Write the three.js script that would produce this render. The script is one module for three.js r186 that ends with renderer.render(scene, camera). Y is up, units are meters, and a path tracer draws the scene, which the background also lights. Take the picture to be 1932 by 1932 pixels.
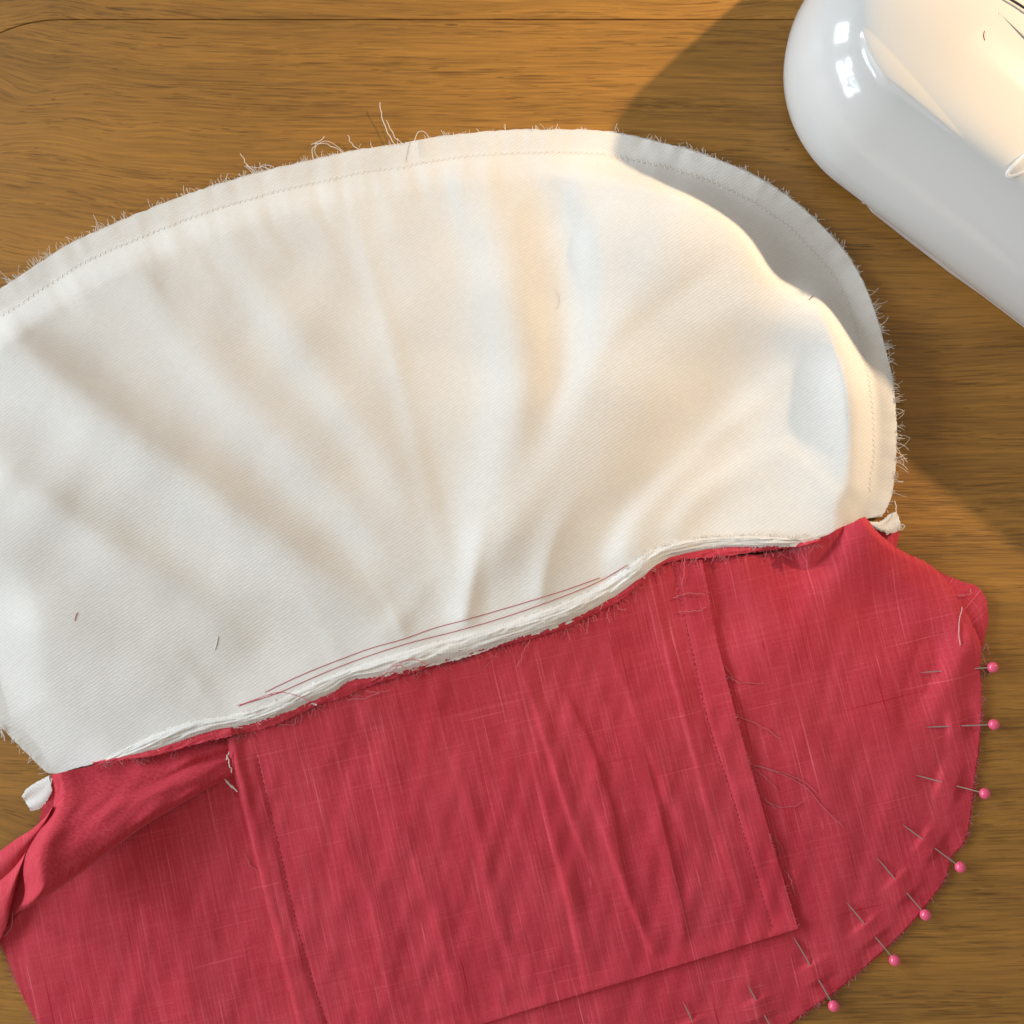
import * as THREE from 'three';
import { mergeGeometries } from 'three/addons/utils/BufferGeometryUtils.js';
import { RectAreaLightUniformsLib } from 'three/addons/lights/RectAreaLightUniformsLib.js';
import { createNoise2D } from 'simplex-noise';

// ---------------------------------------------------------------- camera, lights, exposure
const D = 0.4825, TILT = 5 * Math.PI / 180, TAN = Math.tan(25 * Math.PI / 180);
const scene = new THREE.Scene();
const camera = new THREE.PerspectiveCamera(50, 1, 0.02, 20);
camera.position.set(0, D * Math.cos(TILT), D * Math.sin(TILT));
camera.lookAt(0, 0, 0);
const renderer = new THREE.WebGLRenderer({ antialias: true });
renderer.toneMapping = THREE.LinearToneMapping;
renderer.toneMappingExposure = 0.94;
renderer.shadowMap.enabled = true;
RectAreaLightUniformsLib.init();
scene.background = new THREE.Color().setRGB(0.39, 0.362, 0.325);        // dim even room around the table

const LAMP = new THREE.Vector3(0.95, 0.545, -0.52), LAMP_AIM = new THREE.Vector3(0.342, 0, -0.271);
const spot = new THREE.SpotLight(new THREE.Color().setRGB(1.0, 0.745, 0.48), 7.2, 0, 0.33, 1.0, 2);
spot.name = 'lamp_spot'; spot.position.copy(LAMP); spot.target.position.copy(LAMP_AIM);
spot.castShadow = true; spot.shadow.radius = 0.8; spot.shadow.mapSize.set(2048, 2048); spot.shadow.bias = -0.0004;
scene.add(spot, spot.target);

const WINDOW_AIM = new THREE.Vector3(0, 0, 0.02);
const WINDOWS = [[-2.05, 0.74, 0.10, 1.0, 0.62, 30], [-2.05, 0.74, -1.20, 0.5, 0.62, 30]].map(([x, y, z, w, h, power], i) => {
  const l = new THREE.RectAreaLight(new THREE.Color().setRGB(0.84, 0.95, 1.04), power, w, h);
  l.name = 'window_daylight_' + i; l.position.set(x, y, z); l.lookAt(x + 1, y - 0.25, z < -0.5 ? z + 0.35 : z);
  scene.add(l); return { l, w, h };
});

// ---------------------------------------------------------------- helpers
let seed = 12345;
const rnd = () => { seed = (seed + 0x6d2b79f5) | 0; let t = Math.imul(seed ^ (seed >>> 15), 1 | seed); t = (t + Math.imul(t ^ (t >>> 7), 61 | t)) ^ t; return ((t ^ (t >>> 14)) >>> 0) / 4294967296; };
const rr = (a, b) => a + (b - a) * rnd();
const n2 = createNoise2D(rnd), n2b = createNoise2D(rnd);
const clamp = (v, a = 0, b = 1) => Math.min(b, Math.max(a, v));
const sst = (a, b, v) => { const t = clamp((v - a) / (b - a)); return t * t * (3 - 2 * t); };
const lerp = (a, b, t) => a + (b - a) * t;
const gauss = (d, w) => Math.exp(-(d * d) / (w * w));

// plan(x, y, h): the layout was measured on a 1932-unit plan; gives the point in metres at height h (in millimetres) above the table
const SC = Math.sin(TILT), CC = Math.cos(TILT);
function plan(x, y, h = 0) {
  const a = (x - 966) / 966 * TAN, b = -(y - 966) / 966 * TAN;
  const dx = a, dy = -CC + b * SC, dz = -SC - b * CC, k = (h / 1000 - D * CC) / dy;
  return new THREE.Vector3(dx * k, h / 1000, D * SC + dz * k);
}
const used = {};
function numbered(n) { if (!(n in used)) { used[n] = 0; return n; } return n + '_' + String(++used[n]).padStart(3, '0'); }
function thing(name, label, category, group) {
  const o = new THREE.Group(); o.name = numbered(name); o.userData = { label, category };
  if (group) o.userData.group = group;
  scene.add(o); return o;
}
function mesh(name, geo, mat, parent, extra) {
  const m = new THREE.Mesh(geo, mat); m.name = name; m.castShadow = m.receiveShadow = true;
  if (extra) Object.assign(m.userData, extra);
  parent.add(m); return m;
}
// curve through plan points, evenly spaced samples
function spaced(pts, n) {
  const c = new THREE.CatmullRomCurve3(pts.map((p) => new THREE.Vector3(p[0], p[1], p[2] || 0)), false, 'centripetal');
  c.arcLengthDivisions = 600;
  return c.getSpacedPoints(n).map((v) => [v.x, v.y, v.z]);
}
// nearest point on a polyline: [distance, signed side (left of travel +), fraction, index]
function nearest(pl, x, y) {
  let best = 1e18, side = 1, fr = 0, bi = 0, bt = 0;
  for (let i = 0; i < pl.length - 1; i++) {
    const ax = pl[i][0], ay = pl[i][1], bx = pl[i + 1][0] - ax, by = pl[i + 1][1] - ay, L = bx * bx + by * by || 1e-9;
    const t = clamp(((x - ax) * bx + (y - ay) * by) / L), ex = x - ax - bx * t, ey = y - ay - by * t, d = ex * ex + ey * ey;
    if (d < best) { best = d; bi = i; bt = t; side = bx * ey - by * ex; }
  }
  return [Math.sqrt(best), side, bi, bt];
}
// a fold: points [x, y, height]; wa = width on the right-hand side of travel seen on the plan (y down), wb on the other
function fold(pts, wa, wb = wa, amp = 1) {
  const pl = spaced(pts, 28), x0 = Math.min(...pl.map((p) => p[0])) - 3 * Math.max(wa, wb), x1 = Math.max(...pl.map((p) => p[0])) + 3 * Math.max(wa, wb);
  const y0 = Math.min(...pl.map((p) => p[1])) - 3 * Math.max(wa, wb), y1 = Math.max(...pl.map((p) => p[1])) + 3 * Math.max(wa, wb);
  return (x, y) => {
    if (x < x0 || x > x1 || y < y0 || y > y1) return 0;
    const [d, s, i, t] = nearest(pl, x, y), h = lerp(pl[i][2], pl[i + 1][2], t);
    const k = d < 1e-6 ? 0 : clamp(s / (Math.hypot(pl[i + 1][0] - pl[i][0], pl[i + 1][1] - pl[i][1]) * d), -1, 1);
    return amp * h * gauss(d, lerp(wb, wa, 0.5 + 0.5 * k));
  };
}
const total = (list) => (x, y) => { let v = 0; for (const f of list) v += f(x, y); return v; };

// a height field sampled on a coarse grid, softened, and read back with a cubic spline: soft cloth has no sharp creases where folds meet
function soften(f, x0, y0, x1, y1, step, passes) {
  const W = Math.ceil((x1 - x0) / step) + 4, H = Math.ceil((y1 - y0) / step) + 4;
  let a = new Float32Array(W * H), b = new Float32Array(W * H);
  for (let j = 0; j < H; j++) for (let i = 0; i < W; i++) a[j * W + i] = f(x0 + (i - 1) * step, y0 + (j - 1) * step);
  for (let p = 0; p < passes; p++) {
    for (let j = 0; j < H; j++) for (let i = 0; i < W; i++) b[j * W + i] = 0.25 * a[j * W + Math.max(0, i - 1)] + 0.5 * a[j * W + i] + 0.25 * a[j * W + Math.min(W - 1, i + 1)];
    for (let j = 0; j < H; j++) for (let i = 0; i < W; i++) a[j * W + i] = 0.25 * b[Math.max(0, j - 1) * W + i] + 0.5 * b[j * W + i] + 0.25 * b[Math.min(H - 1, j + 1) * W + i];
  }
  return (x, y) => {
    const u = clamp((x - x0) / step + 1, 1, W - 3), v = clamp((y - y0) / step + 1, 1, H - 3), i = Math.floor(u), j = Math.floor(v), s = u - i, t = v - j;
    const ws = [(1 - s) ** 3 / 6, (3 * s ** 3 - 6 * s * s + 4) / 6, (-3 * s ** 3 + 3 * s * s + 3 * s + 1) / 6, s ** 3 / 6], wt = [(1 - t) ** 3 / 6, (3 * t ** 3 - 6 * t * t + 4) / 6, (-3 * t ** 3 + 3 * t * t + 3 * t + 1) / 6, t ** 3 / 6];
    let o = 0;
    for (let q = 0; q < 4; q++) for (let p = 0; p < 4; p++) o += a[(j - 1 + q) * W + i - 1 + p] * ws[p] * wt[q];
    return o;
  };
}
// a cloth sheet between four edges (Coons patch on the plan), raised by height(x, y, s, t), with a real thickness
function sheet({ top, bottom, left, right, nu, nv, height, turn = 0, thick = 0.8, jag = 0, wide = false, steep = false }) {
  const T = spaced(top, nu), B = spaced(bottom, nu);
  const L = left ? spaced(left, nv) : null, R = right ? spaced(right, nv) : null;
  const pos = [], uv = [], idx = [], W = nu + 1, rim = [], cu = Math.cos(turn), su = Math.sin(turn);
  const at = (i, j) => {
    const s = i / nu, t = j / nv, o = [0, 0];
    for (let k = 0; k < 2; k++) {
      const ruled = lerp(T[i][k], B[i][k], t);
      if (!L) { o[k] = ruled; continue; }
      const side = lerp(L[j][k], R[j][k], s), bil = lerp(lerp(T[0][k], T[nu][k], s), lerp(B[0][k], B[nu][k], s), t);
      o[k] = ruled + side - bil;
    }
    return o;
  };
  for (let j = 0; j <= nv; j++) for (let i = 0; i <= nu; i++) {
    let [x, y] = at(i, j);
    if (jag && (j === nv || j === 0 || i === 0 || i === nu)) { x += rr(-jag, jag); y += rr(-jag, jag); }
    const p = plan(x, y, height(x, y, i / nu, j / nv));
    pos.push(p.x, p.y, p.z); const pz = p.z + (steep ? 2.2 * p.y : 0), px = p.x - (steep ? 1.1 * p.y : 0); uv.push(px * cu + pz * su, -px * su + pz * cu);
  }
  if (!wide && !steep) {                                                           // small pieces: metres measured along the cloth itself
    const step = (a, b) => Math.hypot(pos[3 * a] - pos[3 * b], pos[3 * a + 1] - pos[3 * b + 1], pos[3 * a + 2] - pos[3 * b + 2]), mid = (nv >> 1) * W, col = nu >> 1, eu = [0], ev = [0];
    for (let i = 1; i <= nu; i++) eu.push(eu[i - 1] + step(mid + i, mid + i - 1));
    for (let j = 1; j <= nv; j++) ev.push(ev[j - 1] + step(j * W + col, (j - 1) * W + col));
    const u0 = rr(-0.1, 0.1), v0 = rr(-0.1, 0.1);
    for (let j = 0; j <= nv; j++) for (let i = 0; i <= nu; i++) { const k = 2 * (j * W + i), a = eu[i], b = ev[j]; uv[k] = u0 + a * cu + b * su; uv[k + 1] = v0 - a * su + b * cu; }
  }
  for (let j = 0; j < nv; j++) for (let i = 0; i < nu; i++) { const a = j * W + i; idx.push(a, a + W, a + 1, a + 1, a + W, a + W + 1); }
  for (let i = 0; i < nu; i++) rim.push(i);
  for (let j = 0; j < nv; j++) rim.push(j * W + nu);
  for (let i = nu; i > 0; i--) rim.push(nv * W + i);
  for (let j = nv; j > 0; j--) rim.push(j * W);
  const g = new THREE.BufferGeometry();
  g.setAttribute('position', new THREE.Float32BufferAttribute(pos, 3));
  g.setAttribute('uv', new THREE.Float32BufferAttribute(uv, 2));
  g.setIndex(idx); g.computeVertexNormals();
  // the cut edge: a rim of its own normals
  const rp = [], ru = [], ri = [];
  rim.push(rim[0]);
  rim.forEach((a, k) => {
    const x = pos[3 * a], y = pos[3 * a + 1], z = pos[3 * a + 2];
    rp.push(x, y, z, x, Math.max(0.0002, y - thick / 1000), z); ru.push(uv[2 * a], uv[2 * a + 1], uv[2 * a] + 0.0008, uv[2 * a + 1]);
    if (k) { const b = 2 * k; ri.push(b - 2, b, b - 1, b, b + 1, b - 1); }
  });
  const e = new THREE.BufferGeometry();
  e.setAttribute('position', new THREE.Float32BufferAttribute(rp, 3)); e.setAttribute('uv', new THREE.Float32BufferAttribute(ru, 2));
  e.setIndex(ri); e.computeVertexNormals();
  return mergeGeometries([g, e]);
}
// a fibre along plan points [x, y, h]
function fibre(pts, r, seg = 8, sides = 4) {
  if (seg > 20) pts = spaced(pts, 9).map((p, i) => (i && i < 9 ? [p[0] + rr(-1.5, 1.5), p[1] + rr(-1.5, 1.5), p[2] + rr(-0.15, 0.15)] : p));
  const c = new THREE.CatmullRomCurve3(pts.map((p) => plan(p[0], p[1], p[2])));
  const g = new THREE.TubeGeometry(c, seg, r / 1000, sides, false);
  return g;
}
// short broken threads along a raw edge
function fray(edge, heightAt, { n, len, r, out, spread = 0.5, rise = 0.4 }) {
  const pl = spaced(edge, 400), parts = [];
  for (let k = 0; k < n; k++) {
    let i = 1 + Math.floor(rnd() * 398); for (let q = 0; q < 3 && n2b(i * 0.07, len) < rr(-0.3, 0.6); q++) i = 1 + Math.floor(rnd() * 398); const a = pl[i], b = pl[i + 1] || pl[i], tx = b[0] - a[0], ty = b[1] - a[1], L = Math.hypot(tx, ty) || 1;
    const nx = out * ty / L, ny = -out * tx / L, w = rr(-spread, spread), l = len * (0.2 + (rnd() < 0.08 ? 1.6 : 0.9) * rnd() * rnd());
    const dx = nx + w * tx / L, dy = ny + w * ty / L, h = heightAt(a[0], a[1]), bend = rr(-0.35, 0.35);
    const p = [[a[0] - 3 * nx, a[1] - 3 * ny, h], [a[0] + dx * l * 0.5, a[1] + dy * l * 0.5, h + rr(0, rise)], [a[0] + dx * l + bend * tx / L * l, a[1] + dy * l + bend * ty / L * l, Math.max(0.3, h + rr(-rise, rise))]];
    parts.push(fibre(p, r * rr(0.7, 1.2), 3, 3));
  }
  return mergeGeometries(parts);
}
function texture(w, h, fill, srgb, metres) {
  const d = new Uint8Array(w * h * 4);
  const c = [0, 0, 0];
  for (let y = 0; y < h; y++) for (let x = 0; x < w; x++) { fill(x, y, c); const k = 4 * (y * w + x); d[k] = clamp(c[0], 0, 255); d[k + 1] = clamp(c[1], 0, 255); d[k + 2] = clamp(c[2], 0, 255); d[k + 3] = 255; }
  const t = new THREE.DataTexture(d, w, h);
  t.magFilter = THREE.LinearFilter; t.minFilter = THREE.LinearMipmapLinearFilter; t.generateMipmaps = true;
  t.wrapS = t.wrapT = THREE.MirroredRepeatWrapping;
  if (srgb) t.colorSpace = THREE.SRGBColorSpace;
  t.repeat.set(1 / metres, 1 / metres); t.offset.set(0.5, 0.5);
  t.needsUpdate = true; return t;
}

// ---------------------------------------------------------------- materials
// oak: streaks, growth bands and open pores; the grain fans out at one end
const WN = 2048, WM = 0.60;
const flow = (x, y) => {                                               // metres in, height of the grain line out
  const f = sst(-0.10, -0.30, x);
  return y + 0.0024 * n2(x * 3.0, y * 5) + 0.0009 * n2(x * 9 + 5, y * 16) - 0.045 * x * sst(0.1, -0.25, x) + f * 0.006 * n2(x * 14, y * 22)
    + 0.004 * gauss(x - 0.125, 0.03) * gauss(y + 0.10, 0.03);
};
const poreField = new Float32Array(WN * WN);
{
  const px = WN / WM;
  for (let k = 0; k < 42000; k++) {
    let x = rr(-0.3, 0.3), y = rr(-0.3, 0.3);
    const fan = sst(-0.12, -0.24, x), patch = 0.5 + 0.5 * n2(x * 6, flow(x, y) * 60);
    if (rnd() > 0.25 + 0.75 * patch) continue;
    const len = rr(0.003, 0.022) * (1 - 0.45 * fan), s = rr(0.10, 0.58) * (0.3 + 0.7 * patch) * (rnd() < 0.07 ? 1.5 : 1), th = rr(0.42, 0.95), n = Math.ceil(len * px);
    for (let i = 0; i < n; i++) {
      const e = 1e-3, gx = (flow(x + e, y) - flow(x - e, y)) / (2 * e), gy = (flow(x, y + e) - flow(x, y - e)) / (2 * e);
      x += 1 / px; y -= gx / Math.max(0.4, gy) / px;
      const a = s * Math.sin(Math.PI * (i + 0.5) / n) ** 0.6, cx = (x + 0.3) * px, cy = (y + 0.3) * px;
      for (let q = -2; q <= 2; q++) {
        const yy = Math.floor(cy) + q, xx = Math.floor(cx);
        if (xx < 0 || yy < 0 || xx >= WN || yy >= WN) continue;
        const w = a * Math.exp(-(((yy + 0.5 - cy) / th) ** 2)), id = yy * WN + xx;
        if (w > poreField[id]) poreField[id] = w;
      }
    }
  }
}
const woodTone = (x, y) => {
  const f = flow(x, y);
  const streak = 0.40 * n2(x * 6, f * 260) + 0.5 * n2(x * 14 + 9, f * 560) + 0.55 * n2b(x * 34, f * 1200), band = n2b(x * 1.6 + 3, f * 34), ray = Math.max(0, n2b(x * 60 + 40, f * 420) - 0.55);
  return 0.5 + 0.15 * streak + 0.08 * band + 0.10 * ray + 0.05 * n2(x * 4, y * 4);
};
const woodMap = texture(WN, WN, (i, j, c) => {
  const x = (i + 0.5) / WN * WM - 0.3, y = (j + 0.5) / WN * WM - 0.3, v = woodTone(x, y), p = poreField[j * WN + i];
  const k = (0.62 + 0.72 * v) * (1 - 0.62 * p);
  c[0] = 164 * k; c[1] = 116 * k * (1 - 0.05 * p); c[2] = 51 * k * (1 - 0.12 * p);
}, true, WM);
const woodBump = texture(WN, WN, (i, j, c) => {
  const x = (i + 0.5) / WN * WM - 0.3, y = (j + 0.5) / WN * WM - 0.3;
  c[0] = c[1] = c[2] = 190 + 26 * n2b(x * 16, flow(x, y) * 900) - 170 * poreField[j * WN + i];
}, false, WM);
const woodRough = 0.42;
const oak = new THREE.MeshPhysicalMaterial({ map: woodMap, bumpMap: woodBump, bumpScale: 0.00035, roughness: woodRough, specularIntensity: 0.8 });
oak.name = 'satin oak';

// slubby red linen
const LN = 2048, LM = 0.5, yarn = 1.7, NY = Math.ceil(LN / yarn) + 2;
const linenField = new Float32Array(LN * LN);
{
  const wa = Array.from({ length: NY }, () => rnd() ** 2), we = Array.from({ length: NY }, () => rnd() ** 2);
  for (let y = 0; y < LN; y++) for (let x = 0; x < LN; x++) {
    const a = Math.floor(x / yarn), b = Math.floor(y / yarn);
    const va = wa[a] * (0.45 + 0.55 * n2(a * 7.3, y * 0.011)), vb = we[b] * (0.45 + 0.55 * n2b(b * 5.1, x * 0.011));
    linenField[y * LN + x] = 0.40 + 0.34 * va + 0.15 * vb + ((a + b) & 1 ? 0.09 : -0.05) + rr(-0.10, 0.10) + 0.06 * n2(x * 0.006, y * 0.004);
  }
  for (let k = 0; k < 1900; k++) {                                      // slubs: thicker, paler stretches of single yarns
    const down = rnd() < 0.8, len = Math.floor(rr(20, 210)), s = rr(0.1, 0.5) * (down ? 1 : 0.7) * (rnd() < 0.18 ? -0.8 : 1), w = rnd() < 0.25 ? 2 : 1;
    const x0 = Math.floor(rr(0, LN)), y0 = Math.floor(rr(0, LN));
    for (let i = 0; i < len; i++) for (let q = 0; q < w; q++) {
      const x = down ? x0 + q : x0 + i, y = down ? y0 + i : y0 + q;
      if (x < LN && y < LN) linenField[y * LN + x] += s * Math.sin(Math.PI * i / len);
    }
  }
}
const linenMap = texture(LN, LN, (i, j, c) => {
  const v = linenField[j * LN + i];
  c[0] = lerp(178, 232, v); c[1] = lerp(29, 104, v); c[2] = lerp(46, 114, v);
}, true, LM);
const linenBump = texture(LN, LN, (i, j, c) => { c[0] = c[1] = c[2] = 60 + 120 * linenField[j * LN + i]; }, false, LM);
const linen = new THREE.MeshPhysicalMaterial({ map: linenMap, bumpMap: linenBump, bumpScale: 0.00022, roughness: 0.88, specularIntensity: 0.45, sheen: 0.5, sheenRoughness: 0.5, sheenColor: new THREE.Color(0xf2b6c0) });
linen.name = 'red linen';

// the wrong side of the linen: even, fuzzy, without slubs
const fuzz = texture(512, 512, (i, j, c) => { const v = 0.42 + 0.22 * n2(i * 0.35, j * 0.35) + 0.12 * n2(i * 0.08, j * 0.08) + rr(-0.12, 0.12); c[0] = lerp(176, 228, v); c[1] = lerp(32, 104, v); c[2] = lerp(48, 114, v); }, true, 0.11);
const linenBack = new THREE.MeshPhysicalMaterial({ map: fuzz, bumpMap: fuzz, bumpScale: 0.00015, roughness: 0.92, specularIntensity: 0.4, sheen: 0.6, sheenRoughness: 0.5, sheenColor: new THREE.Color(0xf2b6c0) });
linenBack.name = 'red linen, wrong side';

// off-white cotton twill with fine diagonal ribs
const TN = 2048, TM = 0.5;
const twillField = (i, j) => {
  const rib = i / TN * TM / 0.00135, along = j / TN * TM;
  const ph = (rib + 0.10 * n2(i * 0.01, j * 0.01)) % 1, s = Math.sin(Math.PI * ph), yarnStep = Math.sin(2 * Math.PI * (along / 0.0011 + rib * 0.5));
  return 0.72 * s + 0.12 * yarnStep + 0.16 * n2b(Math.floor(rib) * 3.7, along * 260);
};
const twillMap = texture(TN, TN, (i, j, c) => {
  const v = twillField(i, j), n = 0.02 * n2(i * 0.006, j * 0.006), k = 0.945 + 0.05 * v + n + rr(-0.008, 0.008);
  c[0] = 239 * k; c[1] = 235 * k; c[2] = 229 * k;
}, true, TM);
const twillBump = texture(TN, TN, (i, j, c) => { c[0] = c[1] = c[2] = 110 + 110 * twillField(i, j); }, false, TM);
const twill = new THREE.MeshPhysicalMaterial({ map: twillMap, bumpMap: twillBump, bumpScale: 0.00017, roughness: 0.82, specularIntensity: 0.5, sheen: 0.25, sheenRoughness: 0.45, sheenColor: new THREE.Color(0xffffff) });
twill.name = 'off-white twill';
const plainWhite = new THREE.MeshStandardMaterial({ color: new THREE.Color().setRGB(0.80, 0.76, 0.70), roughness: 0.95 }); plainWhite.name = 'white cotton thread';
const creamThread = new THREE.MeshStandardMaterial({ color: new THREE.Color().setRGB(0.72, 0.66, 0.58), roughness: 0.9 }); creamThread.name = 'cream thread';
const redThread = new THREE.MeshStandardMaterial({ color: new THREE.Color().setRGB(0.52, 0.075, 0.10), roughness: 0.85 }); redThread.name = 'red thread';
const looseRed = new THREE.MeshStandardMaterial({ color: new THREE.Color().setRGB(0.60, 0.17, 0.19), roughness: 0.85 }); looseRed.name = 'loose red thread';
const darkRedThread = new THREE.MeshStandardMaterial({ color: new THREE.Color().setRGB(0.33, 0.025, 0.045), roughness: 0.85 }); darkRedThread.name = 'deep red thread';
const pinkThread = new THREE.MeshStandardMaterial({ color: new THREE.Color().setRGB(0.72, 0.36, 0.36), roughness: 0.85 }); pinkThread.name = 'pale pink thread';
const housingWhite = new THREE.MeshPhysicalMaterial({ color: new THREE.Color().setRGB(0.62, 0.615, 0.60), roughness: 0.12, specularIntensity: 0.9 }); housingWhite.name = 'glossy white plastic';
const darkGap = new THREE.MeshStandardMaterial({ color: new THREE.Color().setRGB(0.03, 0.03, 0.03), roughness: 0.7 }); darkGap.name = 'dark gap';

// ---------------------------------------------------------------- the table
const table = thing('wooden_table', 'honey-coloured oak table top with an inlaid panel, under the fabric and the machine', 'table');
function boardShape(draw) { const s = new THREE.Shape(); draw(s); return s; }
function slab(shape) {
  const g = new THREE.ExtrudeGeometry(shape, { depth: 0.0235, bevelEnabled: true, bevelThickness: 0.0003, bevelSize: 0.0003, bevelOffset: -0.0003, bevelSegments: 2, curveSegments: 40 });
  g.rotateX(Math.PI / 2); g.translate(0, -0.0003, 0);                    // shape y becomes world z
  const p = g.attributes.position, uv = new Float32Array(p.count * 2);
  for (let i = 0; i < p.count; i++) { uv[2 * i] = p.getX(i); uv[2 * i + 1] = p.getZ(i) + 0.02 * 0; }
  g.setAttribute('uv', new THREE.BufferAttribute(uv, 2));
  return g;
}
{
  const zt = plan(966, 37.5).z, xl = plan(118, 38).x, R = 0.066, X = 0.62, Z = 0.52, gap = 0.0004, xs = xl - R;
  mesh('inner_panel', slab(boardShape((s) => {
    s.moveTo(X, zt); s.lineTo(X, Z); s.lineTo(xs, Z); s.lineTo(xs, zt + R); s.absarc(xl, zt + R, R, Math.PI, 1.5 * Math.PI, false); s.lineTo(X, zt);
  })), oak, table);
  const top = slab(boardShape((s) => {
    s.moveTo(X, zt - gap); s.lineTo(xl, zt - gap); s.absarc(xl, zt + R, R + gap, 1.5 * Math.PI, Math.PI, true); s.lineTo(xs - gap, Z); s.lineTo(xs - 0.09, Z); s.lineTo(xs - 0.09, zt - 0.10); s.lineTo(X, zt - 0.10);
  }));
  const u = top.attributes.uv; for (let i = 0; i < u.count; i++) u.setY(i, u.getY(i) * 0.9 + 0.11);
  mesh('border_board', top, oak, table);
  mesh('joint_bed', new THREE.BoxGeometry(X - xs + 0.08, 0.01, Z - zt + 0.08).translate((X + xs) / 2, -0.030, (Z + zt) / 2), darkGap, table);
}

// ---------------------------------------------------------------- the half-sewn bag
const bag = thing('sewn_bag', 'half-sewn bag of white twill and red linen lining, lying open across the oak table', 'fabric bag');

// outlines on the plan
const outer = [[-70, 592], [0, 546], [60, 506], [130, 462], [200, 429], [280, 396], [350, 369], [430, 343], [500, 323], [560, 309], [630, 293], [700, 280], [745, 275], [800, 263], [880, 253], [960, 247], [1040, 246], [1120, 247], [1180, 255], [1240, 268], [1300, 283], [1360, 304], [1410, 326], [1460, 354], [1510, 390], [1560, 437], [1600, 484], [1630, 536], [1655, 602], [1670, 657], [1683, 712], [1690, 770], [1692, 830], [1688, 890], [1679, 945], [1664, 974]];
const seam = [[-75, 1190], [-45, 1315], [0, 1370], [48, 1418], [95, 1459], [140, 1450], [215, 1430], [290, 1402], [430, 1366], [540, 1336], [640, 1296], [760, 1254], [900, 1214], [1020, 1177], [1100, 1146], [1160, 1115], [1200, 1085], [1240, 1056], [1300, 1037], [1400, 1026], [1500, 1021], [1560, 1010], [1600, 994], [1634, 978]];
const outerLine = spaced(outer, 150), leftLine = [[-45, 1150], [-20, 1300], [0, 1370], [48, 1418], [95, 1459]];

const whiteFolds = soften(total([
  // the puffed crest behind the right-hand curve, standing out of the machine's shadow
  fold([[1090, 318, 1], [1180, 330, 6], [1260, 352, 11], [1330, 392, 14], [1400, 452, 13], [1445, 530, 11], [1500, 560, 10], [1560, 590, 10], [1620, 650, 9], [1655, 740, 8], [1660, 830, 6], [1652, 910, 4]], 230, 34),
  fold([[1400, 470, 1], [1450, 545, 3], [1500, 565, 3.4], [1560, 600, 3.6], [1615, 665, 3.6], [1655, 745, 3], [1675, 820, 1.5]], 84, 44),
  fold([[1090, 330, 4], [1128, 440, 5], [1145, 560, 5.5], [1120, 720, 5.5], [1050, 880, 5], [965, 1030, 3.5], [890, 1125, 1]], 48, 170),
  fold([[1470, 600, -2], [1430, 670, -4.5], [1360, 780, -6], [1270, 915, -5.5], [1190, 1035, -2.5]], 95, 150),
  fold([[880, 300, 2], [935, 420, 4], [965, 560, 5.5], [985, 720, 6], [965, 860, 5.5], [922, 1000, 4], [884, 1125, 1]], 60, 58),
  fold([[648, 335, 0.4], [700, 520, 1.0], [765, 760, 1.0], [850, 1120, 0.6]], 10, 18),
  fold([[240, 510, 1.5], [350, 640, 3.0], [470, 770, 3.2], [620, 910, 3], [730, 1040, 2], [820, 1150, 0.5]], 45, 60),
  fold([[440, 450, 1.5], [560, 640, 2.6], [650, 760, 2.8], [750, 910, 2.2], [835, 1080, 1]], 40, 52),
  fold([[-40, 605, 5], [60, 680, 6], [130, 735, 6.5], [240, 820, 6.5], [360, 905, 6], [500, 1010, 5.5], [640, 1110, 4], [770, 1205, 1.5]], 66, 50),
  fold([[20, 905, 3], [110, 965, 3.2], [200, 1025, 3], [330, 1110, 2.2], [430, 1200, 1]], 46, 36),
  fold([[150, 850, 0.6], [110, 920, 0.9], [60, 1010, 0.5]], 40, 44),
  fold([[100, 1180, 2], [230, 1230, 2.2], [360, 1290, 1.2]], 60, 44),
  fold([[1178, 1040, 3.6], [1205, 985, 3.8], [1262, 920, 3.2], [1345, 840, 2], [1430, 760, 0.8], [1490, 690, 0]], 56, 26),
  fold([[1275, 995, 2], [1310, 950, 2.2], [1370, 905, 1.6], [1440, 870, 0.8], [1500, 840, 0]], 34, 22),
  fold([[730, 1195, 0.8], [760, 1170, 0.9], [800, 1100, 0.5]], 14, 20),
  fold([[880, 1160, 2.2], [890, 1100, 1.6], [905, 1000, 0.6]], 18, 26),
  fold([[1020, 1120, 1.5], [1040, 1040, 1.2], [1080, 940, 0.5]], 20, 24),
]), -120, 200, 1760, 1500, 7, 4);
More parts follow.
